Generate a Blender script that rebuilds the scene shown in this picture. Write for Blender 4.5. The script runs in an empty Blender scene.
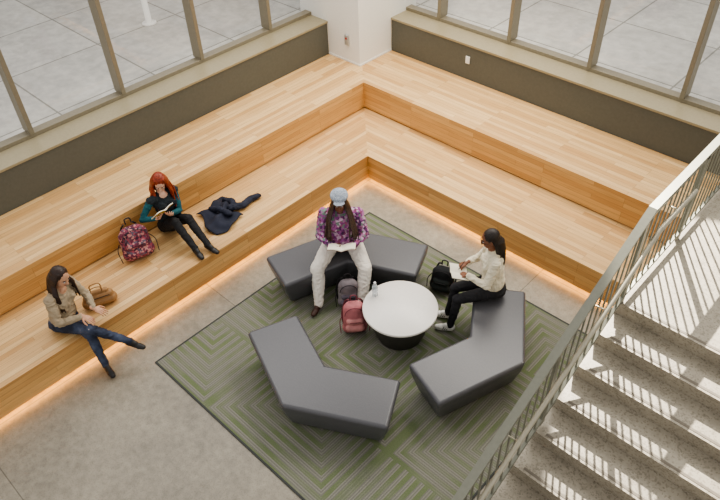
import bpy, bmesh, math, random
import numpy as np
from mathutils import Vector, Matrix, noise as mnoise
random.seed(4)
V=Vector
SC=bpy.context.scene
COL=SC.collection
try:
    SC.view_settings.view_transform='AgX'; SC.view_settings.look='AgX - Medium High Contrast'
except Exception: pass
# ------------------------------------------------------------------ materials
def srgb(r,g,b):
    f=lambda c:(c/255/12.92) if c/255<=.04045 else ((c/255+.055)/1.055)**2.4
    return (f(r),f(g),f(b),1)
class NT:
    def __init__(s,name):
        s.m=bpy.data.materials.new(name); s.m.use_nodes=True; s.t=s.m.node_tree; s.b=s.t.nodes['Principled BSDF']
    def n(s,typ,**kw):
        x=s.t.nodes.new(typ)
        for k,v in kw.items(): setattr(x,k,v)
        return x
    def l(s,a,b): s.t.links.new(a,b)
    def math(s,op,a,b=None,c=None):
        x=s.t.nodes.new('ShaderNodeMath'); x.operation=op
        for i,v in enumerate((a,b,c)):
            if v is None: continue
            if isinstance(v,(int,float)): x.inputs[i].default_value=v
            else: s.l(v,x.inputs[i])
        return x.outputs[0]
    def mix(s,fac,a,b,mode='MIX'):
        x=s.t.nodes.new('ShaderNodeMixRGB'); x.blend_type=mode
        for i,v in enumerate((fac,a,b)):
            if isinstance(v,(int,float,tuple)): x.inputs[i].default_value=v
            else: s.l(v,x.inputs[i])
        return x.outputs[0]
    def obj(s,rotz=0,scale=(1,1,1),rot=None,loc=(0,0,0)):
        tc=s.n('ShaderNodeTexCoord'); mp=s.n('ShaderNodeMapping'); s.l(tc.outputs['Object'],mp.inputs[0])
        mp.inputs['Rotation'].default_value=rot or (0,0,rotz); mp.inputs['Scale'].default_value=scale; mp.inputs['Location'].default_value=loc
        return mp.outputs[0]
    def noise(s,vec,scale,detail=4,rough=.55):
        x=s.n('ShaderNodeTexNoise'); s.l(vec,x.inputs['Vector']); x.inputs['Scale'].default_value=scale; x.inputs['Detail'].default_value=detail; x.inputs['Roughness'].default_value=rough
        return x.outputs['Fac']
    def ramp(s,fac,stops):
        x=s.n('ShaderNodeValToRGB'); cr=x.color_ramp
        while len(cr.elements)<len(stops): cr.elements.new(.5)
        for e,(p,c) in zip(cr.elements,stops): e.position=p; e.color=c
        s.l(fac,x.inputs[0]); return x.outputs[0]
    def bump(s,h,st=.2,dist=.01):
        x=s.n('ShaderNodeBump'); x.inputs['Strength'].default_value=st; x.inputs['Distance'].default_value=dist
        s.l(h,x.inputs['Height']); s.l(x.outputs[0],s.b.inputs['Normal'])
def plain(name,col,rough=.6,metal=0,var=.12,nscale=30,bump=.0):
    k=NT(name); v=k.obj(); nz=k.noise(v,nscale)
    lo=tuple(c*(1-var) for c in col[:3])+(1,); hi=tuple(min(1,c*(1+var)) for c in col[:3])+(1,)
    k.l(k.ramp(nz,[(.3,lo),(.7,hi)]),k.b.inputs['Base Color']); k.b.inputs['Roughness'].default_value=rough; k.b.inputs['Metallic'].default_value=metal
    if bump: k.bump(nz,bump)
    return k.m
def boards(name,ax_u,ax_v,c1,c2,w=.07,ln=1.15,rough=.42,mort=.6):
    k=NT(name); tc=k.n('ShaderNodeTexCoord'); sp=k.n('ShaderNodeSeparateXYZ'); k.l(tc.outputs['Object'],sp.inputs[0])
    cb=k.n('ShaderNodeCombineXYZ'); k.l(sp.outputs[ax_u],cb.inputs[0]); k.l(sp.outputs[ax_v],cb.inputs[1]); v=cb.outputs[0]
    br=k.n('ShaderNodeTexBrick'); k.l(v,br.inputs['Vector']); br.offset=.37; br.offset_frequency=3
    br.inputs['Scale'].default_value=1; br.inputs['Brick Width'].default_value=ln; br.inputs['Row Height'].default_value=w
    br.inputs['Mortar Size'].default_value=.0016; br.inputs['Mortar Smooth'].default_value=.3; br.inputs['Bias'].default_value=-.05
    br.inputs['Color1'].default_value=c1; br.inputs['Color2'].default_value=c2; br.inputs['Mortar'].default_value=tuple(c*mort for c in c2[:3])+(1,)
    mp=k.n('ShaderNodeMapping'); k.l(v,mp.inputs[0]); mp.inputs['Scale'].default_value=(1.5,40,40)
    g=k.noise(mp.outputs[0],1.5,6,.6)
    col=k.mix(1,br.outputs['Color'],k.ramp(g,[(.3,(.80,.77,.72,1)),(.7,(1.07,1.07,1.05,1))]),'MULTIPLY')
    k.l(col,k.b.inputs['Base Color']); k.b.inputs['Roughness'].default_value=rough
    return k.m
OAK1=srgb(230,196,146); OAK2=srgb(202,158,106)
m_treadL=boards('oak_tread_left',1,0,OAK1,OAK2)
m_treadR=boards('oak_tread_right',0,1,OAK1,OAK2)
RI1=srgb(222,180,122); RI2=srgb(196,148,92)
m_riserL=boards('oak_riser_left',1,2,RI1,RI2,rough=.5); m_riserR=boards('oak_riser_right',0,2,RI1,RI2,rough=.5)
def concrete(name,a,b,rough=.5,sc=1.2,joints=None,speck=0,spd=.8):
    k=NT(name); v=k.obj(); n1=k.noise(v,sc,8,.65); n2=k.noise(v,sc*14,4)
    c=k.ramp(n1,[(.3,a),(.7,b)]); c=k.mix(.35,c,k.ramp(n2,[(.35,a),(.65,b)]))
    if joints:
        br=k.n('ShaderNodeTexBrick'); k.l(v,br.inputs['Vector']); br.offset=joints[2]; br.inputs['Scale'].default_value=1
        br.inputs['Brick Width'].default_value=joints[0]; br.inputs['Row Height'].default_value=joints[1]; br.inputs['Mortar Size'].default_value=joints[3]
        br.inputs['Color1'].default_value=(1,1,1,1); br.inputs['Color2'].default_value=(.90,.90,.90,1); br.inputs['Mortar'].default_value=(.5,.5,.48,1)
        c=k.mix(1,c,br.outputs['Color'],'MULTIPLY')
    if speck:
        vo=k.n('ShaderNodeTexVoronoi'); k.l(v,vo.inputs['Vector']); vo.inputs['Scale'].default_value=speck
        s2=k.n('ShaderNodeSeparateColor'); k.l(vo.outputs['Color'],s2.inputs[0])
        c=k.mix(1,c,k.ramp(s2.outputs[0],[(.1,(spd,spd*.98,spd*.95,1)),(.35,(1,1,1,1))]),'MULTIPLY')
    k.l(c,k.b.inputs['Base Color']); k.b.inputs['Roughness'].default_value=rough; return k.m
m_floor=concrete('polished_concrete',srgb(122,116,104),srgb(170,162,146),.42,.9,(3.0,3.0,0,.006),110,.86)
m_pave=concrete('paving',srgb(158,156,152),srgb(206,204,198),.8,.5,(1.5,1.5,0,.014))
m_stair=concrete('terrazzo',srgb(142,134,120),srgb(172,164,148),.5,1.5,None,75,.70)
m_wallp=plain('dark_panel',srgb(94,95,87),.55,0,.06)
m_ledge=plain('ledge_bronze',srgb(160,150,124),.4,.15,.05)
m_mull=plain('mullion_bronze',srgb(142,134,116),.4,.3,.05)
m_col=plain('white_paint',srgb(236,235,230),.6,0,.02)
m_leather=plain('grey_leather',srgb(88,88,92),.32,0,.05,60,.08)
m_tabtop=plain('table_white',srgb(236,232,226),.35,0,.02)
m_tabbase=plain('table_dark',srgb(62,59,56),.45,0,.1)
m_rail=plain('rail_metal',srgb(134,134,122),.4,.4,.05)
m_rail2=plain('handrail_metal',srgb(176,170,152),.35,.6,.05)
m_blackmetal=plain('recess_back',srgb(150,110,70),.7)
def emis(name,col,st):
    k=NT(name); k.b.inputs['Emission Color'].default_value=col; k.b.inputs['Emission Strength'].default_value=st; k.b.inputs['Base Color'].default_value=col; return k.m
m_led=emis('led_warm',(1,.48,.11,1),30)
k=NT('window_glass'); tr=k.n('ShaderNodeBsdfTransparent'); gl=k.n('ShaderNodeBsdfGlossy'); gl.inputs['Roughness'].default_value=.02
mx=k.n('ShaderNodeMixShader'); mx.inputs[0].default_value=.05; k.l(tr.outputs[0],mx.inputs[1]); k.l(gl.outputs[0],mx.inputs[2]); k.l(mx.outputs[0],k.t.nodes['Material Output'].inputs[0]); m_glass=k.m
def rug_mat():
    # carpet tiles: L-shaped nested stripes, mirrored in alternate columns -> chevrons
    k=NT('rug_pattern'); tc=k.n('ShaderNodeTexCoord'); sp=k.n('ShaderNodeSeparateXYZ'); k.l(tc.outputs['Object'],sp.inputs[0])
    cell=.91
    X,Y=sp.outputs[0],sp.outputs[1]
    ax=k.math('DIVIDE',k.math('ADD',X,50*cell-.53),cell); ay=k.math('DIVIDE',k.math('ADD',Y,50*cell+.55),cell)
    u=k.math('FRACT',ax); w=k.math('FRACT',ay)
    odd=k.math('MODULO',k.math('FLOOR',ax),2.0); oddy=k.math('MODULO',k.math('FLOOR',k.math('MULTIPLY',ay,.5)),2.0)
    def flip(t,o): return k.math('ADD',k.math('MULTIPLY',t,k.math('SUBTRACT',1.0,k.math('MULTIPLY',o,2.0))),o)
    d=k.math('MAXIMUM',flip(u,odd),flip(w,oddy))
    st=k.math('GREATER_THAN',k.math('FRACT',k.math('MULTIPLY',d,9.0)),.50)
    fine=k.math('GREATER_THAN',k.math('FRACT',k.math('MULTIPLY',d,36.0)),.5)
    v=k.obj(); nz=k.noise(v,1.6,3); n2=k.noise(v,90,2)
    grey=k.mix(k.math('MULTIPLY',fine,.6),srgb(132,130,120),srgb(100,100,94))
    green=k.mix(nz,srgb(110,122,84),srgb(98,108,80))
    base=k.mix(k.math('MULTIPLY',st,k.ramp(k.noise(v,2.0,2),[(.38,(.3,.3,.3,1)),(.58,(.95,.95,.95,1))])),grey,green)
    c=k.mix(.4,base,k.ramp(n2,[(.35,(.75,.75,.75,1)),(.65,(1.15,1.15,1.15,1))]),'MULTIPLY')
    k.l(c,k.b.inputs['Base Color']); k.b.inputs['Roughness'].default_value=.95; k.bump(n2,.3); return k.m
m_rug=rug_mat(); m_rugedge=plain('rug_edge',srgb(66,68,66),.9)
# ------------------------------------------------------------------ mesh helpers
def mkobj(name,verts,faces,mats,fm=None,smooth=False,parent=None):
    me=bpy.data.meshes.new(name); me.from_pydata([tuple(v) for v in verts],[],faces); me.update()
    o=bpy.data.objects.new(name,me); COL.objects.link(o)
    for m in (mats if isinstance(mats,(list,tuple)) else [mats]): me.materials.append(m)
    if fm is not None: me.polygons.foreach_set('material_index',fm)
    if smooth: me.polygons.foreach_set('use_smooth',[True]*len(me.polygons))
    if parent: o.parent=parent
    return o
def empty(name):
    e=bpy.data.objects.new(name,None); COL.objects.link(e); e.empty_display_size=.1; return e
def box(name,lo,hi,mat,parent=None,bev=0,fm=None):
    x0,y0,z0=lo;x1,y1,z1=hi
    v=[(x0,y0,z0),(x1,y0,z0),(x1,y1,z0),(x0,y1,z0),(x0,y0,z1),(x1,y0,z1),(x1,y1,z1),(x0,y1,z1)]
    f=[(0,3,2,1),(4,5,6,7),(0,1,5,4),(1,2,6,5),(2,3,7,6),(3,0,4,7)]
    o=mkobj(name,v,f,mat,fm,False,parent)
    if bev: b=o.modifiers.new('bevel','BEVEL'); b.width=bev; b.segments=3
    return o
def rbox(name,c,size,mat,rot=(0,0,0),bev=.02,seg=4,parent=None,taper=1.0):
    sx,sy,sz=[s/2 for s in size]
    v=[]
    for z,t in ((-sz,1),(sz,taper)):
        for x,y in ((-sx,-sy),(sx,-sy),(sx,sy),(-sx,sy)): v.append(V((x*t,y*t,z)))
    f=[(0,3,2,1),(4,5,6,7),(0,1,5,4),(1,2,6,5),(2,3,7,6),(3,0,4,7)]
    MM=Matrix.Translation(c)@Matrix(Matrix.Rotation(rot[2],4,'Z')@Matrix.Rotation(rot[1],4,'Y')@Matrix.Rotation(rot[0],4,'X'))
    bm=bmesh.new(); vs=[bm.verts.new(p) for p in v]; [bm.faces.new([vs[i] for i in q]) for q in f]
    if bev: bmesh.ops.bevel(bm,geom=bm.edges[:]+bm.verts[:],offset=bev,segments=seg,profile=.5,affect='EDGES')
    bmesh.ops.transform(bm,matrix=MM,verts=bm.verts)
    me=bpy.data.meshes.new(name); bm.to_mesh(me); bm.free(); me.materials.append(mat)
    me.polygons.foreach_set('use_smooth',[True]*len(me.polygons))
    o=bpy.data.objects.new(name,me); COL.objects.link(o)
    if parent: o.parent=parent
    return o
def tube(name,pts,r,mat,parent=None,cyc=False,res=4):
    cu=bpy.data.curves.new(name,'CURVE'); cu.dimensions='3D'; cu.bevel_depth=r; cu.bevel_resolution=res; cu.use_fill_caps=True
    s=cu.splines.new('POLY'); s.points.add(len(pts)-1)
    for i,p in enumerate(pts): s.points[i].co=(*p,1)
    s.use_cyclic_u=cyc; s.use_smooth=True
    o=bpy.data.objects.new(name,cu); COL.objects.link(o)
    dg=bpy.context.evaluated_depsgraph_get(); dg.update()
    me=bpy.data.meshes.new_from_object(o.evaluated_get(dg)); bpy.data.objects.remove(o)
    me.materials.clear(); me.materials.append(mat)
    o=bpy.data.objects.new(name,me); COL.objects.link(o)
    if parent: o.parent=parent
    return o
def spl(pts,n=8):
    P=[V(p) for p in pts]; P=[2*P[0]-P[1]]+P+[2*P[-1]-P[-2]]; out=[]
    for i in range(1,len(P)-2):
        for j in range(n):
            t=j/n; a,b,c,d=P[i-1],P[i],P[i+1],P[i+2]
            out.append(.5*((2*b)+(-a+c)*t+(2*a-5*b+4*c-d)*t*t+(-a+3*b-3*c+d)*t**3))
    out.append(P[-2]); return out
def lathe(name,prof,c,mats,fm=None,n=64,parent=None):
    v=[];f=[];fi=[]
    for r,z in prof:
        for i in range(n):
            a=2*math.pi*i/n; v.append((c[0]+r*math.cos(a),c[1]+r*math.sin(a),c[2]+z))
    for j in range(len(prof)-1):
        for i in range(n):
            f.append((j*n+i,j*n+(i+1)%n,(j+1)*n+(i+1)%n,(j+1)*n+i)); fi.append(fm[j] if fm else 0)
    return mkobj(name,v,f,mats,fi,True,parent)
# ------------------------------------------------------------------ room
YL=-7.6
XR=4.40
W=2.115
floor=box('floor',(-.2,-9,-.1),(9,.2,0),m_floor)
gnd=empty('ground_outside')
def quad(name,pts,mat,parent=None): return mkobj(name,pts,[(0,1,2,3)],mat,None,False,parent)
G=1.38
quad('paving_west',[(-60,-60,G),(-2.66,-60,G),(-2.66,60,G),(-60,60,G)],m_pave,gnd)
quad('paving_north',[(-2.66,2.66,G),(60,2.66,G),(60,60,G),(-2.66,60,G)],m_pave,gnd)
box('wall_left',(-2.66,-9,.0),(-W,1.34,1.44),m_wallp)
box('wall_right',(-1.39,W,.0),(9,2.66,1.44),m_wallp)
box('trim_1',(-2.66,-9,1.44),(-W+.02,1.34,1.475),m_ledge,None,.004)
box('trim_2',(-1.39,W-.02,1.44),(9,2.66,1.475),m_ledge,None,.004)
box('trim_3',(-2.62,-9,1.475),(-2.48,1.34,1.53),m_mull,None,.004)
box('trim_4',(-1.39,2.48,1.475),(9,2.62,1.53),m_mull,None,.004)
col=empty('corner_column')
box('shaft',(-2.75,1.34,.901),(-1.39,2.75,6.5),m_col,col,.01)
box('base_trim',(-2.11,1.33,.901),(-1.38,2.11,.93),m_col,col)
fx=empty('wall_outlet_box'); 
rbox('plate',(-1.66,1.325,1.28),(.09,.025,.17),plain('steel',srgb(190,190,186),.4,.4),parent=fx,bev=.006)
rbox('red_button',(-1.66,1.308,1.31),(.025,.015,.025),plain('red_plastic',srgb(170,50,40),.4),parent=fx,bev=.004)
sw=rbox('wall_plate',(.18,W-.008,1.22),(.075,.016,.12),m_col,bev=.004)
wi=1
for i,y in enumerate([-6.26,-4.92,-3.58,-2.24,-.90,.44]):
    e=empty('window_%d'%wi); wi+=1
    box('mullion',(-2.66,y-.03,1.53),(-2.46,y+.03,5.2),m_mull,e,.004)
    quad('glass_pane',[(-2.58,y+.03,1.53),(-2.58,min(y+1.31,1.34),1.53),(-2.58,min(y+1.31,1.34),5.2),(-2.58,y+.03,5.2)],m_glass,e)
for i,x in enumerate([-.69,.64,1.97,3.30,4.63,5.96]):
    e=empty('window_%d'%wi); wi+=1
    box('mullion',(x-.03,2.46,1.53),(x+.03,2.66,5.2),m_mull,e,.004)
    x1=max(x-1.28,-1.39)
    quad('glass_pane',[(x-.03,2.58,1.53),(x1,2.58,1.53),(x1,2.58,5.2),(x-.03,2.58,5.2)],m_glass,e)
ts=empty('wooden_tiered_seating')
def tierL(nm,xa,xb,yc_a,yc_b,z0,z1):
    v=[(xa,YL,z1),(xb,YL,z1),(xb,yc_b,z1),(xa,yc_a,z1),(xb,YL,z0),(xb,yc_b,z0),(xa,YL,z0),(xa,yc_a,z0)]
    f=[(0,1,2,3),(1,4,5,2),(4,6,7,5),(0,6,4,1)]
    mkobj(nm,v,f,[m_treadL,m_riserL],[0,1,1,1],False,ts)
def tierR(nm,ya,yb,xc_a,xc_b,z0,z1):
    v=[(XR,ya,z1),(XR,yb,z1),(xc_b,yb,z1),(xc_a,ya,z1),(XR,yb,z0),(xc_b,yb,z0),(XR,ya,z0),(xc_a,ya,z0)]
    f=[(3,2,1,0),(2,5,4,1),(5,7,6,4),(0,1,4,6)]
    mkobj(nm,v,f,[m_treadR,m_riserR],[0,1,1,1],False,ts)
WT=W-.006
tierL('lower_tier_left',-1.2,0,1.2,0,.07,.45); tierR('lower_tier_right',1.2,0,-1.2,0,.07,.45)
tierL('upper_tier_left',-WT,-.98,WT,.98,.47,.9); tierR('upper_tier_right',WT,.98,-WT,-.98,.47,.9)
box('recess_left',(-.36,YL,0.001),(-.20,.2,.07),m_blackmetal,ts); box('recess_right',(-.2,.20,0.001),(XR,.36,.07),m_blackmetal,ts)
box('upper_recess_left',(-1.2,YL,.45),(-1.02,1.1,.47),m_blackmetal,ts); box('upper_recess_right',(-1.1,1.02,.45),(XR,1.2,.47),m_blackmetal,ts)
led=empty('led_strip_light')
box('strip_left',(-.055,YL,.060),(-.025,-.0,.068),m_led,led); box('strip_right',(-.025,.025,.060),(XR,.055,.068),m_led,led)
rg=empty('area_rug')
box('pile',(.55,-4.16,0.0),(4.17,-.57,.010),m_rug,rg); 
for nm,a,b in (('edge_1',(.53,-4.18,0),(.55,-.55,.012)),('edge_2',(4.17,-4.18,0),(4.19,-.55,.012)),('edge_3',(.55,-.57,0),(4.17,-.55,.012)),('edge_4',(.55,-4.18,0),(4.17,-4.16,.012))): box(nm,a,b,m_rugedge,rg)
# stairs
XS0,XS1=4.42,6.9; ZL=1.6; YK=-1.46
prof=[(2.10,ZL)]
y=YK; z=ZL
prof.append((y,z))
R_,T_=.16,.305
nos=[(y,z)]
for i in range(9):
    z-=R_; prof.append((y+.02,z)); y-=T_; prof.append((y,z)); nos.append((y,z))
prof.append((y+.02,0)); prof.append((2.10,0))
n=len(prof)
vv=[(XS0,a,b) for a,b in prof]+[(XS1,a,b) for a,b in prof]
ff=[(i,(i+1)%n,n+(i+1)%n,n+i) for i in range(n)]+[tuple(range(n))[::-1],tuple(range(n,2*n))]
st=empty('staircase'); mkobj('steps_and_landing',vv,ff,m_stair,None,False,st)
m_nos=plain('nosing_strip',srgb(112,104,92),.6)
for i,(a,b) in enumerate(nos): box('nosing_%d'%i,(XS0+.12,a+.025,b-.002),(XS1-.12,a+.05,b+.003),m_nos,st)
def railing(name,xr,handx):
    e=empty(name)
    H=1.07; ya=2.0; yb=-4.3
    def zt(y): return ZL if y>-1.43 else ZL-.5245*(-1.43-y)
    def bar(nm,x0,x1,h0,h1,pts,mat):
        v=[];f=[]
        for y in pts:
            for x,h in ((x0,h0),(x1,h0),(x1,h1),(x0,h1)): v.append((x,y,zt(y)+h))
        for i in range(len(pts)-1):
            for k in range(4): f.append((i*4+k,i*4+(k+1)%4,i*4+4+(k+1)%4,i*4+4+k))
        f+= [(3,2,1,0),tuple(len(v)-4+k for k in range(4))]
        mkobj(nm,v,f,mat,None,False,e)
    bar('top_rail',xr-.035,xr+.035,H-.03,H,[ya,-1.43,yb],m_rail)
    bar('sub_rail',xr-.012,xr+.012,H-.12,H-.095,[ya,-1.43,yb],m_rail)
    bar('bottom_rail',xr-.015,xr+.015,.08,.115,[ya,-1.43,yb],m_rail)
    y=ya;i=0
    while y>yb:
        if i%10==0: box('post_%d'%i,(xr-.012,y-.03,zt(y)+.01),(xr+.012,y+.03,zt(y)+H-.02),m_rail,e)
        else: box('baluster_%d'%i,(xr-.006,y-.008,zt(y)+.1),(xr+.006,y+.008,zt(y)+H-.1),m_rail,e)
        y-=.115;i+=1
    hh=.90
    pts=[(handx,-.75,zt(0)+hh-.0),(handx,-1.0,zt(0)+hh),(handx,-1.43,zt(-1.43)+hh),(handx,yb,zt(yb)+hh)]
    tube('handrail',pts,.021,m_rail2,e)
    y=-1.0
    while y>yb:
        tube('bracket',[(xr,y,zt(y)+hh-.07),(handx,y,zt(y)+hh-.06),(handx,y,zt(y)+hh)],.007,m_rail2,e); y-=1.1
    return e
railing('stair_railing',4.455,4.56); railing('shadow_railing',6.75,6.65)  # second railing lies out of view, added to cast shadows
bl=lathe('bollard_post',[(0,0),(.12,0),(.12,.02),(.05,.025),(.05,.9),(.045,.94),(0,.95)],(-4.53,-.5,G),m_col)
# ------------------------------------------------------------------ furniture
def bench(name,M,g,half=.76,off=.40,w=.59):
    g=V((g[0],g[1])).normalized(); p=V((-g.y,g.x)); M=V(M)
    A=M-p*half; B=M+p*half; C=M-g*off
    da=(A-C).normalized(); db=(B-C).normalized(); h=w/2
    na=V((-da.y,da.x)); 
    if na.dot(g)<0: na=-na
    nb=V((-db.y,db.x)); 
    if nb.dot(g)<0: nb=-nb
    bis=(na+nb).normalized()
    def inset(d):
        hh=h-d; kk=hh/bis.dot(na); A2=A-da*d; B2=B-db*d
        return [A2+na*hh,C+bis*kk,B2+nb*hh,B2-nb*hh,C-bis*kk,A2-na*hh]
    v=[];f=[]
    for z,d in ((.03,.10),(.07,.075),(.31,.012),(.41,0),(.445,.004)):
        for q in inset(d): v.append((q.x,q.y,z))
    nl=5
    for j in range(nl-1):
        for i in range(6): f.append((j*6+i,j*6+(i+1)%6,j*6+6+(i+1)%6,j*6+6+i))
    t=(nl-1)*6
    f+=[(t,t+1,t+4,t+5),(t+1,t+2,t+3,t+4),(5,4,1,0),(4,3,2,1)]
    e=empty(name); o=mkobj('upholstered_body',v,f,m_leather,None,True,e)
    bm=bmesh.new(); bm.from_mesh(o.data); bmesh.ops.recalc_face_normals(bm,faces=bm.faces)
    ed=[x for x in bm.edges if all(vv.co.z>.444 for vv in x.verts) and len(x.link_faces)==2 and any(abs(fc.normal.z)<.7 for fc in x.link_faces)]
    ver=[x for x in bm.edges if abs(x.verts[0].co.z-x.verts[1].co.z)>.01]
    bmesh.ops.bevel(bm,geom=ed+ver,offset=.032,segments=4,profile=.5,affect='EDGES',clamp_overlap=True)
    bm.to_mesh(o.data); bm.free(); o.data.polygons.foreach_set('use_smooth',[True]*len(o.data.polygons))
    o.modifiers.new('wn','WEIGHTED_NORMAL')
    pl=inset(.13); mkobj('plinth',[(q.x,q.y,.0125) for q in pl]+[(q.x,q.y,.035) for q in pl],[(i,(i+1)%6,6+(i+1)%6,6+i) for i in range(6)],m_tabbase,None,False,e)
    return e
bench('lounge_bench',(1.41,-1.86),(.74,-.67),half=.90)
bench('lounge_bench.001',(2.27,-3.05),(-.06,.99),half=.86)
bench('lounge_bench.002',(3.09,-1.80),(-1,-.12),half=.83)
tb=empty('round_coffee_table')
TC=(2.33,-1.98,.0005)
lathe('pedestal',[(0,.012),(.27,.012),(.275,.03),(.40,.40),(.40,.418)],TC,m_tabbase,parent=tb)
lathe('top',[(0,.418),(.425,.418),(.43,.424),(.43,.446),(.424,.452),(0,.452)],TC,m_tabtop,parent=tb)
wb=empty('water_bottle'); BC=(1.99,-2.03,.453)
kk=NT('clear_plastic'); kk.b.inputs['Base Color'].default_value=(.85,.9,.92,1); kk.b.inputs['Transmission Weight'].default_value=.6; kk.b.inputs['Roughness'].default_value=.12
lathe('bottle_body',[(0,0),(.03,0),(.033,.01),(.033,.05),(.030,.06),(.033,.07),(.033,.13),(.028,.155),(.013,.18),(.013,.19)],BC,kk.m,n=24,parent=wb)
lathe('label',[(.0335,.06),(.0335,.12)],BC,plain('label_white',srgb(225,230,235),.5),n=24,parent=wb)
lathe('cap',[(.015,.188),(.015,.205),(0,.206)],BC,plain('cap_white',srgb(235,235,235),.5),n=16,parent=wb)
# ------------------------------------------------------------------ implicit body builder
def unit_sphere(nu=16,nv=10):
    v=[];f=[]
    for j in range(nv+1):
        ph=math.pi*j/nv
        for i in range(nu):
            a=2*math.pi*i/nu; v.append((math.sin(ph)*math.cos(a),math.sin(ph)*math.sin(a),math.cos(ph)))
    for j in range(nv):
        for i in range(nu): f.append((j*nu+i,(j+1)*nu+i,(j+1)*nu+(i+1)%nu,j*nu+(i+1)%nu))
    return v,f
USV,USF=unit_sphere()
FOLD={'top':.011,'sl':.007,'pants':.006,'n':.008}
class Blob:
    def __init__(s): s.v=[];s.f=[];s.pr=[]
    def add(s,v,f):
        b=len(s.v); s.v+= [tuple(x) for x in v]; s.f+= [tuple(i+b for i in q) for q in f]
    def ell(s,c,ax,mat,bias=0):
        A=np.array([list(a) for a in ax]).T; c=np.array(list(c))
        s.add([c+A@np.array(p) for p in USV],USF); s.pr.append(('e',c,np.linalg.inv(A),min(np.linalg.norm(A,axis=0)),mat,bias))
    def cap(s,p0,p1,r0,r1,mat,side=None,ss=1,bias=0,n=14):
        p0=V(p0);p1=V(p1);d=(p1-p0); L=max(d.length,1e-5); d=d/L
        a=(V(side)-d*V(side).dot(d)).normalized() if side is not None else d.orthogonal().normalized(); b=d.cross(a)
        rings=[]
        for k in range(5):
            t=k/5*math.pi/2; rings.append((p0-d*r0*math.cos(t),r0*math.sin(t)))
        rings.append((p0,r0)); rings.append((p1,r1))
        for k in range(1,6):
            t=math.pi/2-k/5*math.pi/2; rings.append((p1+d*r1*math.cos(t),r1*math.sin(t)))
        v=[];f=[]
        for c,r in rings:
            r=max(r,1e-4)
            for i in range(n):
                q=2*math.pi*i/n; v.append(c+a*(r*ss*math.cos(q))+b*(r*math.sin(q)))
        m=len(rings)
        for j in range(m-1):
            for i in range(n): f.append((j*n+i,(j*n+(i+1)%n),((j+1)*n+(i+1)%n),(j+1)*n+i))
        f.append(tuple(range(n))[::-1]); f.append(tuple(range((m-1)*n,m*n)))
        s.add(v,f); s.pr.append(('c',np.array(p0),np.array(p1),r0,r1,np.array(a),ss,mat,bias))
    def chain(s,pts,rs,mat,**k):
        for i in range(len(pts)-1): s.cap(pts[i],pts[i+1],rs[i],rs[i+1],mat,**k)
    def build(s,name,mats,parent,voxel=.007,smooth=3,fac=.5):
        me=bpy.data.meshes.new(name); me.from_pydata(s.v,[],s.f); o=bpy.data.objects.new(name,me); COL.objects.link(o)
        r=o.modifiers.new('r','REMESH'); r.mode='VOXEL'; r.voxel_size=voxel; r.adaptivity=0
        if smooth: q=o.modifiers.new('s','SMOOTH'); q.iterations=smooth; q.factor=fac
        dg=bpy.context.evaluated_depsgraph_get(); dg.update()
        m2=bpy.data.meshes.new_from_object(o.evaluated_get(dg)); bpy.data.objects.remove(o); bpy.data.meshes.remove(me)
        o=bpy.data.objects.new(name,m2); COL.objects.link(o); m2.materials.clear()
        names=[]
        for p in s.pr:
            mn=p[4] if p[0]=='e' else p[7]
            if mn not in names: names.append(mn)
        for nme in names: m2.materials.append(mats[nme])
        npo=len(m2.polygons); X=np.zeros(npo*3); m2.polygons.foreach_get('center',X); X=X.reshape(-1,3)
        best=np.full(npo,1e9); idx=np.zeros(npo,int)
        for p in s.pr:
            if p[0]=='e': dd=(np.linalg.norm((X-p[1])@p[2].T,axis=1)-1)*p[3]-p[5]; mn=p[4]
            else:
                _,p0,p1,r0,r1,a,ss,mn,bias=p; d=p1-p0; t=np.clip(((X-p0)@d)/max(d@d,1e-9),0,1); w=X-(p0+t[:,None]*d)
                al=w@a; w=w-al[:,None]*a+(al/ss)[:,None]*a
                dd=np.linalg.norm(w,axis=1)-(r0+(r1-r0)*t)-bias
            k=dd<best; best[k]=dd[k]; idx[k]=names.index(mn)
        # cloth folds: ridged displacement on garment vertices only
        if any(nn in FOLD for nn in names):
            amp=np.full(len(m2.vertices),1e9)
            fa=[FOLD.get(nn,0.0) for nn in names]
            for pi,pl in enumerate(m2.polygons):
                a=fa[idx[pi]]
                for vi in pl.vertices:
                    if a<amp[vi]: amp[vi]=a
            nr=[v.normal.copy() for v in m2.vertices]
            for v in m2.vertices:
                a=amp[v.index]
                if a<=0 or a>1: continue
                p=v.co; wv=mnoise.noise(p*5.0)*.6
                q=V((p.x*11+wv*3,p.y*11-wv*3,p.z*17+wv*4))
                r=1-abs(mnoise.noise(q))*3.0; r2=1-abs(mnoise.noise(q*1.9+V((7,3,1))))*3.0
                v.co=p+nr[v.index]*a*(max(r,-.6)*.7+max(r2,-.6)*.35-.25)
        m2.polygons.foreach_set('material_index',idx); m2.polygons.foreach_set('use_smooth',[True]*npo); m2.update()
        if parent: o.parent=parent
        return o
def ik(a,c,l1,l2,pole):
    a=V(a);c=V(c);d=c-a;L=min(d.length,(l1+l2)*.995); dn=d.normalized(); x=(l1*l1-l2*l2+L*L)/(2*L); h=math.sqrt(max(l1*l1-x*x,0))
    p=V(pole); p=(p-dn*p.dot(dn)).normalized(); return a+dn*x+p*h
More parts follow.
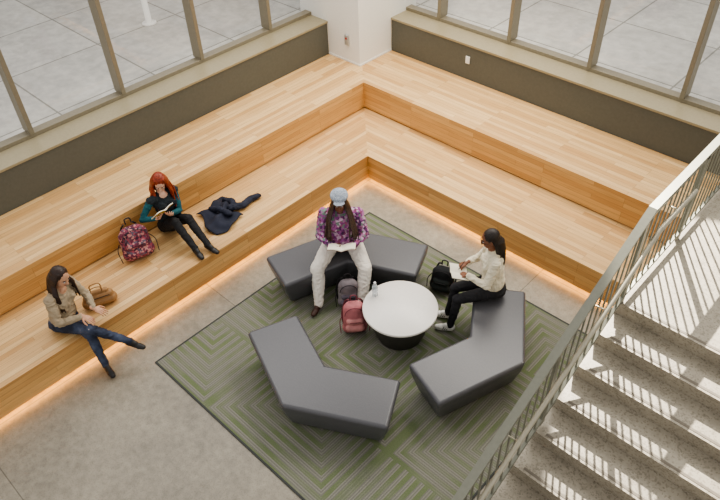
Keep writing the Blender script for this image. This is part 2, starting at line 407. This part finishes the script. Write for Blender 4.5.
def hand(B,w,d,nrm,curl,thumb,mat='skin',sc=1.0,spread=.06):
    d=V(d).normalized(); nrm=V(nrm); nrm=(nrm-d*nrm.dot(d)).normalized(); s=d.cross(nrm).normalized()*thumb; w=V(w)
    B.cap(w-d*.03*sc,w+d*.02*sc,.021*sc,.020*sc,mat,side=s,ss=1.25)
    B.cap(w+d*.03*sc,w+d*.068*sc,.015*sc,.015*sc,mat,side=s,ss=2.4)
    for i,(o,ln) in enumerate(((.030,.072),(.010,.080),(-.010,.074),(-.029,.058))):
        p=w+(d*(.083-.004*abs(i-1))+s*o)*sc; dd=(d+s*(spread*(1.2-i*.8))).normalized()
        c=curl*(.8+.12*i)
        pts=[p-dd*.02*sc,p]
        ang=0
        for k,fr in enumerate((.45,.31,.24)):
            ang+=c*(.7,1,.7)[k]
            q=dd*math.cos(ang)+nrm*math.sin(ang); p=p+q*ln*fr*sc; pts.append(p)
        r5=[.009,.0088,.008,.0074,.0062]
        B.chain(pts,[x*sc for x in r5],mat,n=10)
    t0=w+(d*.022+s*.026)*sc; t1=t0+(d*.6+s*.75+nrm*.25).normalized()*.034*sc; t2=t1+(d*.85+s*.35+nrm*.35).normalized()*.03*sc; t3=t2+(d*.95+s*.05+nrm*.4).normalized()*.024*sc
    B.chain([t0,t1,t2,t3],[.013*sc,.0105*sc,.009*sc,.0075*sc],mat,n=10)
def head(B,H,look,upv,skin='skin'):
    f=V(look).normalized(); u=V(upv); u=(u-f*u.dot(f)).normalized(); s=f.cross(u).normalized()*-1
    P=lambda x,y,z: V(H)+s*x+f*y+u*z
    B.ell(P(0,-.012,.022),(s*.074,f*.094,u*.090),skin)
    B.ell(P(0,.022,-.035),(s*.060,f*.066,u*.078),skin)
    B.ell(P(0,.045,-.085),(s*.034,f*.036,u*.028),skin)
    B.ell(P(.03,.028,-.065),(s*.026,f*.05,u*.03),skin); B.ell(P(-.03,.028,-.065),(s*.026,f*.05,u*.03),skin)
    B.ell(P(.032,.062,-.022),(s*.020,f*.020,u*.018),skin); B.ell(P(-.032,.062,-.022),(s*.020,f*.020,u*.018),skin)
    B.cap(P(0,.080,.008),P(0,.101,-.028),.008,.012,skin); B.ell(P(.010,.088,-.033),(s*.009,f*.010,u*.008),skin);B.ell(P(-.010,.088,-.033),(s*.009,f*.010,u*.008),skin)
    B.cap(P(-.016,.083,-.060),P(.016,.083,-.060),.0065,.0065,'lips'); B.cap(P(-.012,.083,-.067),P(.012,.083,-.067),.0065,.0065,'lips')
    B.cap(P(-.048,.070,.020),P(-.018,.083,.024),.006,.006,'brow'); B.cap(P(.048,.070,.020),P(.018,.083,.024),.006,.006,'brow')
    for q in (1,-1): B.ell(P(.075*q,-.008,-.012),(s*.010,f*.018,u*.028),skin)
    return P
def ellmesh(nm,c,ax,mat,parent):
    v=[V(c)+V(ax[0])*p[0]+V(ax[1])*p[1]+V(ax[2])*p[2] for p in USV]; return mkobj(nm,v,USF,mat,None,True,parent)
def eyes(P,e,mats):
    s=P(1,0,0)-P(0,0,0); f=P(0,1,0)-P(0,0,0); u=P(0,0,1)-P(0,0,0)
    for q in (1,-1):
        ellmesh('eye',P(.028*q,.0755,.003),(s*.0125,f*.009,u*.0065),mats['eyewhite'],e)
        ellmesh('iris',P(.028*q,.0805,.003),(s*.0058,f*.005,u*.0058),mats['iris'],e)
def mskin(nm,c): 
    k=NT(nm); k.b.inputs['Roughness'].default_value=.5; k.b.inputs['Subsurface Weight'].default_value=.08; k.b.inputs['Subsurface Radius'].default_value=(.02,.008,.004); k.b.inputs['Subsurface Scale'].default_value=.3
    v=k.obj(); k.l(k.ramp(k.noise(v,25),[(.3,tuple(x*.92 for x in c[:3])+(1,)),(.7,c)]),k.b.inputs['Base Color']); return k.m
def mhair(nm,c1,c2):
    k=NT(nm); v=k.obj(scale=(1,1,.25)); k.l(k.ramp(k.noise(v,120,3),[(.35,c1),(.65,c2)]),k.b.inputs['Base Color']); k.b.inputs['Roughness'].default_value=.42; k.bump(k.noise(v,150,2),.5,.005); return k.m
def mpattern(nm,cols,scale):
    k=NT(nm); v=k.obj(); vo=k.n('ShaderNodeTexVoronoi'); k.l(v,vo.inputs['Vector']); vo.inputs['Scale'].default_value=scale
    sx=k.n('ShaderNodeSeparateColor'); k.l(vo.outputs['Color'],sx.inputs[0]); n=len(cols)
    x=k.n('ShaderNodeValToRGB'); x.color_ramp.interpolation='CONSTANT'
    while len(x.color_ramp.elements)<n: x.color_ramp.elements.new(.5)
    for i,(e,c) in enumerate(zip(x.color_ramp.elements,cols)): e.position=i/n; e.color=c
    k.l(sx.outputs[0],x.inputs[0]); k.l(x.outputs[0],k.b.inputs['Base Color']); k.b.inputs['Roughness'].default_value=.8; return k.m
def fabric(nm,c,sc=60,bump=.3,var=.15):
    k=NT(nm); v=k.obj(); n1=k.noise(v,9,3); n2=k.noise(v,sc,3)
    lo=tuple(x*(1-var) for x in c[:3])+(1,); hi=tuple(min(1,x*(1+var)) for x in c[:3])+(1,)
    k.l(k.ramp(n1,[(.35,lo),(.65,hi)]),k.b.inputs['Base Color']); k.b.inputs['Roughness'].default_value=.85
    k.bump(n1,bump,.03); return k.m
common=dict(eyewhite=plain('eye_white',srgb(205,200,194),.3),iris=plain('iris_dark',srgb(40,28,20),.2))
def person(name,P,f,T,look,ankles,toes,wrists,handspec,mats,w=1.0,knee_pole=None,elbow_pole=None,headup=(0,0,1),thigh=.425,shin=.40,
           top='top',sleeve='top',legs='pants',shoe='shoe',shoulder=.165,loose=0.0,hoff=.0,bust=1.0,ankle_r=.040,sole=None,ts=1.0,legw=1.0,vneck=.004):
    e=empty(name); B=Blob(); P=V(P); f=V((f[0],f[1],0)).normalized(); L=V((-f.y,f.x,0)); T=V(T).normalized(); F=(f-T*f.dot(T)).normalized(); T=T*ts
    B.ell(P+V((0,0,.005)),(L*.165*w,f*.125*w,V((0,0,1))*.105),legs); B.ell(P-f*.05*w+V((0,0,-.01)),(L*.165*w,f*.10*w,V((0,0,1))*.09),legs)
    hips=[P+L*.088*w,P-L*.088*w]
    for i in (0,1):
        pole=(knee_pole[i] if knee_pole else f+V((0,0,1.2)))
        kn=ik(hips[i],ankles[i],thigh,shin,pole); an=V(ankles[i])
        kr=.058*(1+(w-1)*.7)*legw
        B.cap(hips[i],kn,.086*w,kr,legs); B.ell(kn,tuple(V(a)*kr for a in ((1,0,0),(0,1,0),(0,0,1))),legs)
        mid=kn.lerp(an,.35); bk=-(V(pole).normalized())*.012
        B.cap(kn,mid+bk,.054*w*legw,.052*w*legw,legs); B.cap(mid+bk,an,.052*w*legw,ankle_r,legs)
        td=V(toes[i]).normalized(); up=V((0,0,1)); up=(up-td*up.dot(td)).normalized(); sd=td.cross(up)
        ax=(an-mid).normalized()
        B.cap(an-ax*.05,an,.040,.038,shoe if shoe!='sneaker' else 'skin')
        heel=an-up*.035-td*.03; ball=an-up*.045+td*.10; tip=an-up*.047+td*.155
        B.cap(heel,ball,.034,.033,shoe,side=sd,ss=1.1); B.cap(ball,tip,.033,.024,shoe,side=sd,ss=1.25); B.cap(an,an+td*.06-up*.02,.034,.03,shoe)
        if sole:
            B.cap(heel-up*.026,ball-up*.024,.014,.014,sole,side=sd,ss=2.6); B.cap(ball-up*.024,tip-up*.02,.014,.012,sole,side=sd,ss=2.7)
    W1=P+T*.10;W2=P+T*.22;C=P+T*.36;N=P+T*.485
    B.cap(W1,W2,(.112+loose)*w,(.098+loose)*w,top,side=L,ss=1.32); B.cap(W2,C,(.098+loose)*w,(.108+loose*.6)*w,top,side=L,ss=1.34)
    B.cap(C,P+T*.42,(.108+loose*.6)*w,.085*w,top,side=L,ss=1.45)
    for q in (1,-1): B.ell(C+L*.07*q*w+F*.065*w-T*.02,(L*.062*w*bust,F*.065*w*bust,T*.062*w*bust),top)
    if w>1.15: B.ell(P+T*.16+F*.07,(L*.19*w,F*.13*w,T*.14),top)
    sh=[P+T*.435+L*shoulder*(1+(w-1)*.6),P+T*.435-L*shoulder*(1+(w-1)*.6)]
    B.cap(sh[0],sh[1],.056*w,.056*w,top); B.cap(P+T*.45,N,.07,.05,top,side=L,ss=1.3)
    H=V(P)+T*.655+F*(.025+hoff)
    B.cap(N-T*.0,H-T*.03-F*.01,.052,.048,'skin'); 
    if vneck>0: B.ell(N+F*.05-T*.02,(L*.05,F*.03,T*.05),'skin',bias=vneck)
    else: B.cap(N-T*.005,N+T*.015,.062,.058,top)
    for i in (0,1):
        wr=V(wrists[i]); q=(1,-1)[i]
        el=ik(sh[i],wr,.275,.245,(elbow_pole[i] if elbow_pole else L*q*.8-F*.4-V((0,0,1))))
        B.cap(sh[i],el,(.050+loose*.4)*w,(.038+loose*.4)*(1+(w-1)*.8),sleeve); wc=el.lerp(wr,.93)
        B.cap(el,wc,(.039+loose*.4)*(1+(w-1)*.8),(.027+loose*.4),sleeve); B.cap(wc,wr,.024,.021,'skin')
    Pf=head(B,H,look,headup)
    B.build('body',mats,e,.0065,3)
    for i in (0,1):
        HB=Blob(); d,nr,cu=handspec[i]; hand(HB,wrists[i],d,nr,cu,(1,-1)[i])
        HB.build('hand_%s'%('left','right')[i],mats,e,.0032,2,.4)
    eyes(Pf,e,mats)
    return e,Pf,dict(sh=sh,N=N,H=H,L=L,F=F,T=T,P=P)
def scalp(B,Pf,mat,front=.0,grow=.0):
    s=Pf(1,0,0)-Pf(0,0,0); f=Pf(0,1,0)-Pf(0,0,0); u=Pf(0,0,1)-Pf(0,0,0)
    B.ell(Pf(0,-.026+front,.034),(s*(.083+grow),f*(.094+grow),u*(.088+grow)),mat)
    B.ell(Pf(0,-.05,-.01),(s*(.078+grow),f*(.07+grow),u*(.085+grow)),mat)
    return s,f,u
m_boot=plain('black_boot',srgb(30,28,28),.4)
Z=V((0,0,1))
# --- woman 1
kj=NT('jeans_denim'); vj=kj.obj(); nj=kj.noise(vj,7,3); kj.l(kj.ramp(nj,[(.38,srgb(38,44,60)),(.60,srgb(66,76,98)),(.69,srgb(86,96,118)),(.71,srgb(196,180,168))]),kj.b.inputs['Base Color']); kj.b.inputs['Roughness'].default_value=.85
M1=dict(common,skin=mskin('skin_a',srgb(206,158,128)),lips=plain('lips_a',srgb(170,90,84),.4),brow=plain('brow_a',srgb(50,34,26)),
 top=fabric('beige_knit',srgb(166,150,126)),pants=kj.m,shoe=m_boot,hair=mhair('hair_dark',srgb(28,18,14),srgb(62,40,30)))
e1,P1,j1=person('seated_woman',(-.29,-4.68,.555),(.9,.42),(.15,.15,.97),(.75,.25,-.42),
  [(.22,-4.60,.095),(.34,-4.29,.33)],[(.95,-.1,-.05),(.85,.5,-.18)],
  [(.02,-4.42,.74),(.05,-4.57,.76)],[((.75,.5,-.4),(-.2,.1,-1),.35),((.8,.45,-.35),(0,0,-1),.35)],M1,loose=.014,knee_pole=[V((.6,.1,1)),V((.5,-.2,1))],hoff=.02,headup=(.4,.2,1),ts=1.05)
B=Blob(); scalp(B,P1,'hair')
rnd=random.Random(1)
for i in range(34):
    th=math.radians(-112+224*i/33) ; sx=math.sin(th)*.080; fy=-math.cos(th)*.085-.02
    top=P1(sx*.7,fy*.6,.085); m0=P1(sx*1.08,fy*1.05,.0); mid=P1(sx*1.2,fy*1.15,-.08)
    d1=mid-Z*.11+j1['L']*(0 if abs(sx)<.05 else math.copysign(.03,sx))+j1['L']*rnd.uniform(-.012,.012)+j1['F']*(.02 if abs(sx)>.06 else -.01); d2=d1-Z*(.19+.07*rnd.random())+j1['L']*rnd.uniform(-.025,.025)
    B.chain([top,m0,mid,d1,d2],[.014,.015,.017,.017,.006],'hair',n=8)
B.build('hair',M1,e1,.005,1)
# --- woman 2
M2=dict(common,skin=mskin('skin_b',srgb(222,178,154)),lips=plain('lips_b',srgb(180,96,90),.4),brow=plain('brow_b',srgb(110,52,34)),
 top=fabric('black_vest',srgb(38,46,52)),sl=fabric('teal_knit',srgb(34,92,100)),pants=fabric('black_leggings',srgb(32,32,34)),shoe=m_boot,hair=mhair('hair_red',srgb(92,26,12),srgb(168,66,30)))
e2,P2,j2=person('seated_woman.001',(-.80,-2.89,.55),(1,-.06),(.0,-.03,1),(.60,-.38,-.55),
  [(-.09,-2.83,.545),(-.15,-2.98,.545)],[(.9,.12,-.05),(.9,-.12,-.05)],
  [(-.57,-2.97,.86),(-.63,-3.13,.86)],[((.5,-.3,.35),(0,.3,1),.5),((.55,.2,.4),(0,-.3,1),.5)],M2,sleeve='sl',hoff=.02,headup=(.5,-.2,1),shin=.41,ts=1.04)
B=Blob(); scalp(B,P2,'hair',grow=.003); rnd=random.Random(2)
for i in range(34):
    th=math.radians(-120+240*i/33); sx=math.sin(th)*.082; fy=-math.cos(th)*.085-.015
    top=P2(sx*.7,fy*.6,.088); m0=P2(sx*1.1,fy*1.05,.01); mid=P2(sx*1.25,fy*1.15,-.06); wv=rnd.uniform(-.016,.016)
    d1=mid-Z*.12+j2['L']*(math.copysign(.025,sx)+wv)+j2['F']*(.01+wv); d2=d1-Z*(.17+.06*rnd.random())+j2['L']*rnd.uniform(-.025,.025)+j2['F']*(.03 if abs(sx)>.05 else -.01)
    B.chain([top,m0,mid,d1,d2],[.015,.016,.017,.016,.006],'hair',n=8)
B.build('hair',M2,e2,.005,1)
# --- woman 3
M3=dict(common,skin=mskin('skin_c',srgb(112,72,52)),lips=plain('lips_c',srgb(120,60,54),.4),brow=plain('brow_c',srgb(30,20,16)),
 top=mpattern('purple_print',[srgb(136,66,128),srgb(168,96,158),srgb(92,50,96),srgb(206,176,198),srgb(150,80,116),srgb(120,136,128),srgb(176,120,160)],34),pants=fabric('white_cotton',srgb(230,224,214),var=.05),
 shoe=plain('brown_shoe',srgb(70,44,34),.5),hair=mhair('dreads',srgb(30,22,18),srgb(84,60,46)),cap=mpattern('cap_tweed',[srgb(156,164,176),srgb(180,188,198),srgb(130,140,154)],150))
e3,P3,j3=person('seated_woman.002',(1.13,-1.67,.57),(.67,-.74),(.07,-.09,.99),(.66,-.70,-.12),
  [(1.74,-2.00,.097),(1.34,-2.34,.097)],[(.8,-.5,-.02),(.3,-.95,-.02)],
  [(1.48,-1.84,.79),(1.29,-2.02,.79)],[((.1,-.65,.1),(-.2,0,1),.55),((.55,.0,.1),(-.2,0,1),.55)],M3,w=1.32,knee_pole=[V((.9,.1,.9)),V((-.1,-.9,.9))],loose=.018,thigh=.46,shin=.43,hoff=.03,headup=(0,0,1),bust=1.1,ts=1.07,legw=1.18,ankle_r=.055)
B=Blob(); rnd=random.Random(3); L,F,T=j3['L'],j3['F'],j3['T']
scalp(B,P3,'hair')
for i in range(44):
    th=math.radians(-134+268*i/43); sx=math.sin(th)*.085; fy=-math.cos(th)*.085-.01
    top=P3(sx*.9,fy*.8,.03); mid=P3(sx*1.3,fy*1.15,-.07)
    fr=abs(th)>1.1
    d1=mid-Z*.11+L*math.copysign(.035,sx)*(1 if fr else .6)+F*(.06 if fr else -.02)+L*rnd.uniform(-.01,.01)
    d2=d1-Z*(.12+.04*rnd.random())+L*(rnd.uniform(-.03,.03)+math.copysign(.015,sx))+F*(.08 if fr else 0); d3=d2-Z*(.05+.08*rnd.random())+F*(.02 if fr else -.01)+L*rnd.uniform(-.02,.02)
    B.chain([top,mid,d1,d2,d3],[.012,.012,.012,.011,.007],'hair',n=8)
B.build('dreadlocks',M3,e3,.0045,1)
B=Blob(); s=P3(1,0,0)-P3(0,0,0); f=P3(0,1,0)-P3(0,0,0); u=P3(0,0,1)-P3(0,0,0)
B.ell(P3(0,-.035,.080),(s*.108,f*.114,u*.058),'cap'); B.cap(P3(0,-.035,.05),P3(0,-.035,.07),.086,.088,'cap',side=f,ss=1.12)
B.ell(P3(0,.078,.062),(s*.068,f*.048,u*.011),'cap'); B.ell(P3(0,-.035,.140),(s*.012,f*.012,u*.008),'cap')
B.build('flat_cap',M3,e3,.005,2)
# --- woman 4
M4=dict(common,skin=mskin('skin_d',srgb(134,88,64)),lips=plain('lips_d',srgb(136,70,62),.4),brow=plain('brow_d',srgb(30,20,16)),
 top=fabric('cream_sweater',srgb(222,214,192),var=.06),pants=fabric('black_leggings2',srgb(36,36,40)),sneaker=plain('white_sneaker',srgb(238,236,230),.5),hair=mhair('braids_black',srgb(18,14,13),srgb(50,38,32)))
e4,P4,j4=person('seated_woman.003',(2.97,-1.11,.565),(-.72,-.70),(-.10,-.02,1),(-.68,-.55,-.35),
  [(2.74,-1.56,.102),(2.60,-1.42,.102)],[(-.75,-.45,-.03),(-.80,-.40,-.03)],
  [(2.78,-1.36,.79),(2.66,-1.22,.81)],[((-.75,.0,-.2),(0,0,-1),.45),((-.3,-.8,-.25),(.2,0,-1),.8)],M4,shoe='sneaker',loose=.018,hoff=.01,headup=(-.3,-.2,1),sole='sneaker',ts=1.05,vneck=0)
B=Blob(); rnd=random.Random(5); L,F,T=j4['L'],j4['F'],j4['T']
scalp(B,P4,'hair')
for i in range(24):
    th=math.radians(-85+170*i/23); sx=math.sin(th)*.08; fy=-math.cos(th)*.088-.01
    top=P4(sx*.85,fy*.8,.05); mid=P4(sx*.9,fy*1.15-.02,-.06)
    d1=mid-Z*.13-F*.03-L*sx*.3; d2=d1-Z*(.16)+L*rnd.uniform(-.03,.03)-F*.01; d3=d2-Z*(.08+.10*rnd.random())
    B.chain([top,mid,d1,d2,d3],[.012,.012,.011,.010,.006],'hair',n=8)
B.build('braids',M4,e4,.0045,1)
mg=plain('glasses_frame',srgb(20,20,22),.3)
for q in (1,-1):
    tube('glasses_rim',[P4(.029*q+.021*math.cos(a),.098,.002+.017*math.sin(a)) for a in [k*math.pi/8 for k in range(16)]],.0022,mg,e4,cyc=True)
    tube('glasses_temple',[P4(.05*q,.096,.006),P4(.078*q,.06,.006),P4(.082*q,-.01,.0)],.0022,mg,e4)
tube('glasses_bridge',[P4(-.009,.099,.004),P4(.009,.099,.004)],.0022,mg,e4)
for an,td in (((2.74,-1.56,.102),(-.75,-.45,0)),((2.60,-1.42,.102),(-.80,-.40,0))):
    td=V(td).normalized(); sd=td.cross(Z); 
    for k in range(3):
        for q in (1,-1):
            c=V(an)+td*(.035+.022*k)+sd*.037*q
            tube('shoe_stripe',[c-Z*.055,c-Z*.035-sd*.006*q+td*-.008,c-Z*.018-sd*.014*q-td*.014],.0045,m_boot,e4)
# ------------------------------------------------------------------ props
m_paper=plain('paper',srgb(232,226,208),.8,0,.03); m_cover=plain('book_cover',srgb(120,60,50),.6)
def book(name,c,xdir,nrm,wd=.14,ht=.21,th=.012,cover=m_cover,open_ang=.25):
    e=empty(name); n=V(nrm).normalized(); x=V(xdir); x=(x-n*x.dot(n)).normalized(); y=n.cross(x); c=V(c)
    for q,nm in ((1,'right'),(-1,'left')):
        v=[];f=[];K=7
        for lay,(t) in enumerate((0,1)):
            for i in range(K):
                a=i/(K-1); px=wd*a; cz=math.sin(a*math.pi*.9)*.012+ a*math.tan(open_ang)*wd*.5
                for yy in (-ht/2,ht/2): v.append(c+x*q*px+y*yy+n*(cz+(th*t)))
        for i in range(K-1):
            a=i*2; b=K*2+i*2
            f+=[(a,a+1,a+3,a+2),(b,b+2,b+3,b+1),(a,a+2,b+2,b),(a+1,b+1,b+3,a+3)]
        f+=[(0,K*2,K*2+1,1),(K*2-2,K*2-1,K*4-1,K*4-2)]
        mkobj('pages_'+nm,v,f,m_paper,None,False,e)
        v=[]; 
        for i in range(K):
            a=i/(K-1); px=(wd+.005)*a; cz=math.sin(a*math.pi*.9)*.012+a*math.tan(open_ang)*wd*.5-.003
            for yy in (-ht/2-.004,ht/2+.004): v.append(c+x*q*px+y*yy+n*cz)
        mkobj('cover_'+nm,v,[(2*i,2*i+1,2*i+3,2*i+2) for i in range(K-1)],cover,None,False,e)
    return e
book('open_book',(-.54,-3.07,.96),(-.15,1,0),(-.75,-.1,.75),cover=plain('yellow_cover',srgb(190,160,70),.6),wd=.13,ht=.20)
book('open_book.001',(1.46,-2.01,.84),(.74,.67,0),(-.30,.30,.88),wd=.16,ht=.25)
book('notebook',(2.66,-1.37,.755),(.72,-.70,0),(.22,.2,.95),cover=plain('note_cover',srgb(60,60,66),.6),wd=.12,ht=.2,th=.008)
tube('pen',[(2.64,-1.34,.78),(2.67,-1.28,.88)],.004,plain('pen_black',srgb(20,20,24),.3))
def backpack(name,c,yaw,tilt,size,mat,mat2,strapmat):
    e=empty(name); w,d,h=size
    M=Matrix.Translation(c)@Matrix.Rotation(yaw,4,'Z')@Matrix.Rotation(tilt,4,'X')
    B=Blob(); R3=M.to_3x3(); X,Y,Zz=[V(R3.col[i]) for i in range(3)]; o=V(c)
    Q=lambda x,y,z:o+X*x+Y*y+Zz*z
    B.cap(Q(0,0,d*.5),Q(0,0,h-d*.75),d*.5,d*.47,'m',side=X,ss=w/d*1.0); B.cap(Q(-w*.28,0,d*.42),Q(w*.28,0,d*.42),d*.42,d*.42,'m'); B.cap(Q(-w*.15,0,h-d*.7),Q(w*.15,0,h-d*.7),d*.43,d*.43,'m')
    B.cap(Q(-w*.22,-d*.38,h*.22),Q(w*.22,-d*.38,h*.22),d*.30,d*.30,'p'); B.cap(Q(-w*.20,-d*.36,h*.42),Q(w*.20,-d*.36,h*.42),d*.26,d*.26,'p')
    B.build('bag_body',dict(m=mat,p=mat2),e,.008,3)
    tube('zip',[Q(w*.40*math.cos(a),-d*.40,h*.60+h*.22*math.sin(a)) for a in [k*math.pi/10 for k in range(11)]],.004,strapmat,e)
    tube('pocket_zip',[Q(x*w,-d*.66,h*.44) for x in (-.22,-.1,.1,.22)],.004,strapmat,e)
    tube('handle',spl([Q(-.035,d*.1,h-.03),Q(-.03,d*.1,h+.03),Q(.03,d*.1,h+.03),Q(.035,d*.1,h-.03)]),.008,strapmat,e)
    for q in (1,-1):
        tube('strap',spl([Q(.06*q,d*.35,h-.05),Q(.10*q,d*.62,h*.75),Q(.14*q,d*.60,h*.4),Q(.13*q,d*.45,h*.12)]),.011,strapmat,e)
        tube('side_strap',spl([Q(w*.50*q,d*.1,h*.5),Q(w*.62*q,-.02,h*.35),Q(w*.60*q,-.05,.03)]),.005,strapmat,e)
    return e
m_floral=mpattern('floral_print',[srgb(104,44,64),srgb(156,74,88),srgb(70,40,58),srgb(190,130,126),srgb(124,54,74),srgb(100,84,98)],44)
m_straps=plain('strap_black',srgb(34,30,34),.7)
backpack('floral_backpack',(-.62,-3.48,.455),math.radians(75),math.radians(-16),(.38,.22,.50),m_floral,m_floral,m_straps)
backpack('black_backpack',(2.26,-1.10,.014),math.radians(20),math.radians(-8),(.30,.18,.40),fabric('black_nylon',srgb(30,32,34)),fabric('black_nylon2',srgb(38,44,42)),m_straps)
backpack('pink_backpack',(1.92,-2.31,.014),math.radians(48),math.radians(-8),(.28,.17,.48),fabric('pink_canvas',srgb(190,118,122)),fabric('pink_canvas2',srgb(210,146,144)),plain('strap_pink',srgb(120,60,70),.7))
backpack('grey_tote_bag',(1.57,-2.05,.014),math.radians(50),math.radians(-4),(.26,.16,.44),fabric('grey_canvas',srgb(132,124,128)),fabric('grey_canvas2',srgb(104,98,110)),m_straps)
hb=empty('leather_handbag'); m_tan=plain('tan_leather',srgb(160,120,78),.5,0,.12,20,.1)
B=Blob(); o=V((-.28,-4.24,.452)); X=V((.35,.94,0)).normalized(); Y=X.cross(Z)
B.cap(o-X*.13+Z*.07,o+X*.13+Z*.07,.068,.068,'t'); B.cap(o-X*.12+Z*.14,o+X*.12+Z*.14,.052,.052,'t'); B.cap(o-X*.10+Z*.20,o+X*.10+Z*.20,.028,.028,'t')
B.build('bag_body',dict(t=m_tan),hb,.006,3)
for q in (1,-1): tube('handle',spl([o-X*.06+Z*.20+Y*.02*q,o-X*.05+Z*.29+Y*.03*q,o+X*.05+Z*.29+Y*.03*q,o+X*.06+Z*.20+Y*.02*q]),.007,m_tan,hb)
tube('flap_edge',[o-X*.12+Z*.15+Y*.053,o+X*.12+Z*.15+Y*.053],.004,m_boot,hb)
def cloth(name,outline_fn,nx,ny,mat,parent):
    v=[];f=[]
    for j in range(ny+1):
        for i in range(nx+1): v.append(outline_fn(i/nx,j/ny))
    for j in range(ny):
        for i in range(nx): a=j*(nx+1)+i; f.append((a,a+1,a+nx+2,a+nx+1))
    o=mkobj(name,v,f,mat,None,True,parent); m=o.modifiers.new('s','SOLIDIFY'); m.thickness=.012; m.offset=-1
    return o
jk=empty('navy_jacket'); m_navy=fabric('navy_cloth',srgb(36,40,56))
def jf(a,b):
    x=-.78+.54*a+.05*math.sin(b*5); y=-2.52+.48*b-.10*a+.04*math.sin(a*7)
    z=.468+.030*(1+math.sin(a*11+b*4))*(.4+.6*math.sin(math.pi*a))+.022*(1+math.sin(b*13-a*5))*math.sin(math.pi*b)
    return (x,y,z)
cloth('body_cloth',jf,30,26,m_navy,jk)
B=Blob(); B.chain([(-.50,-2.15,.51),(-.42,-2.0,.505),(-.46,-1.85,.50),(-.44,-1.72,.495)],[.05,.042,.038,.034],'n',side=(1,.2,0),ss=1.2); B.chain([(-.66,-2.35,.52),(-.56,-2.3,.55),(-.4,-2.25,.52)],[.04,.04,.04],'n'); B.chain([(-.70,-2.10,.51),(-.58,-2.06,.53),(-.45,-2.12,.52)],[.035,.04,.04],'n')
B.build('sleeve',dict(n=m_navy),jk,.007,4)
# ------------------------------------------------------------------ lights / world
wd=bpy.data.worlds.new('World'); SC.world=wd; wd.use_nodes=True
bg=wd.node_tree.nodes['Background']; bg.inputs[0].default_value=(1,.975,.94,1); bg.inputs[1].default_value=.80
def area(name,loc,tgt,size,sy,en,col):
    l=bpy.data.lights.new(name,'AREA'); l.shape='RECTANGLE'; l.size=size; l.size_y=sy; l.energy=en; l.color=col
    o=bpy.data.objects.new(name,l); COL.objects.link(o); o.location=loc; o.rotation_euler=(V(tgt)-V(loc)).to_track_quat('-Z','Y').to_euler(); return o
area('window_fill_north',(1.5,2.2,6.6),(1.2,-1.2,.3),6,2.0,350,(1,.94,.84))  # added unseen area lamp above the windows, stands in for their daylight
area('window_fill_west',(-2.3,-2,6.6),(.5,-2.5,.3),6,2.0,170,(1,.97,.93))  # same added fill on the west window side, no real skylight there
l=bpy.data.lights.new('sun_beam','SPOT'); l.energy=25000; l.spot_size=math.radians(15); l.spot_blend=.12; l.shadow_soft_size=.04; l.color=(1,.92,.80)
o=bpy.data.objects.new('sun_beam',l); COL.objects.link(o); o.location=(.6,5.2,8.4); o.rotation_euler=(V((5.85,-1.9,1.1))-V(o.location)).to_track_quat('-Z','Y').to_euler()
l=bpy.data.lights.new('warm_spot','SPOT'); l.energy=420; l.spot_size=math.radians(75); l.spot_blend=.9; l.shadow_soft_size=.3; l.color=(1,.85,.62)  # warm spot from above, aimed at the tier corner
o=bpy.data.objects.new('warm_spot',l); COL.objects.link(o); o.location=(.6,.3,6.2); o.rotation_euler=(V((-.1,.9,.5))-V(o.location)).to_track_quat('-Z','Y').to_euler()
# ------------------------------------------------------------------ camera
cam=bpy.data.cameras.new('camera'); co=bpy.data.objects.new('camera',cam); COL.objects.link(co)
cam.sensor_width=36; cam.lens=671.6/720*36; cam.clip_end=300
R=V((.7288,.6842,-.0290)); F=V((-.5219,.5276,-.6703)).normalized(); R=(R-F*R.dot(F)).normalized(); U=R.cross(F)
M=Matrix(((R.x,U.x,-F.x,5.682),(R.y,U.y,-F.y,-5.981),(R.z,U.z,-F.z,6.044),(0,0,0,1)))
co.matrix_world=M; SC.camera=co
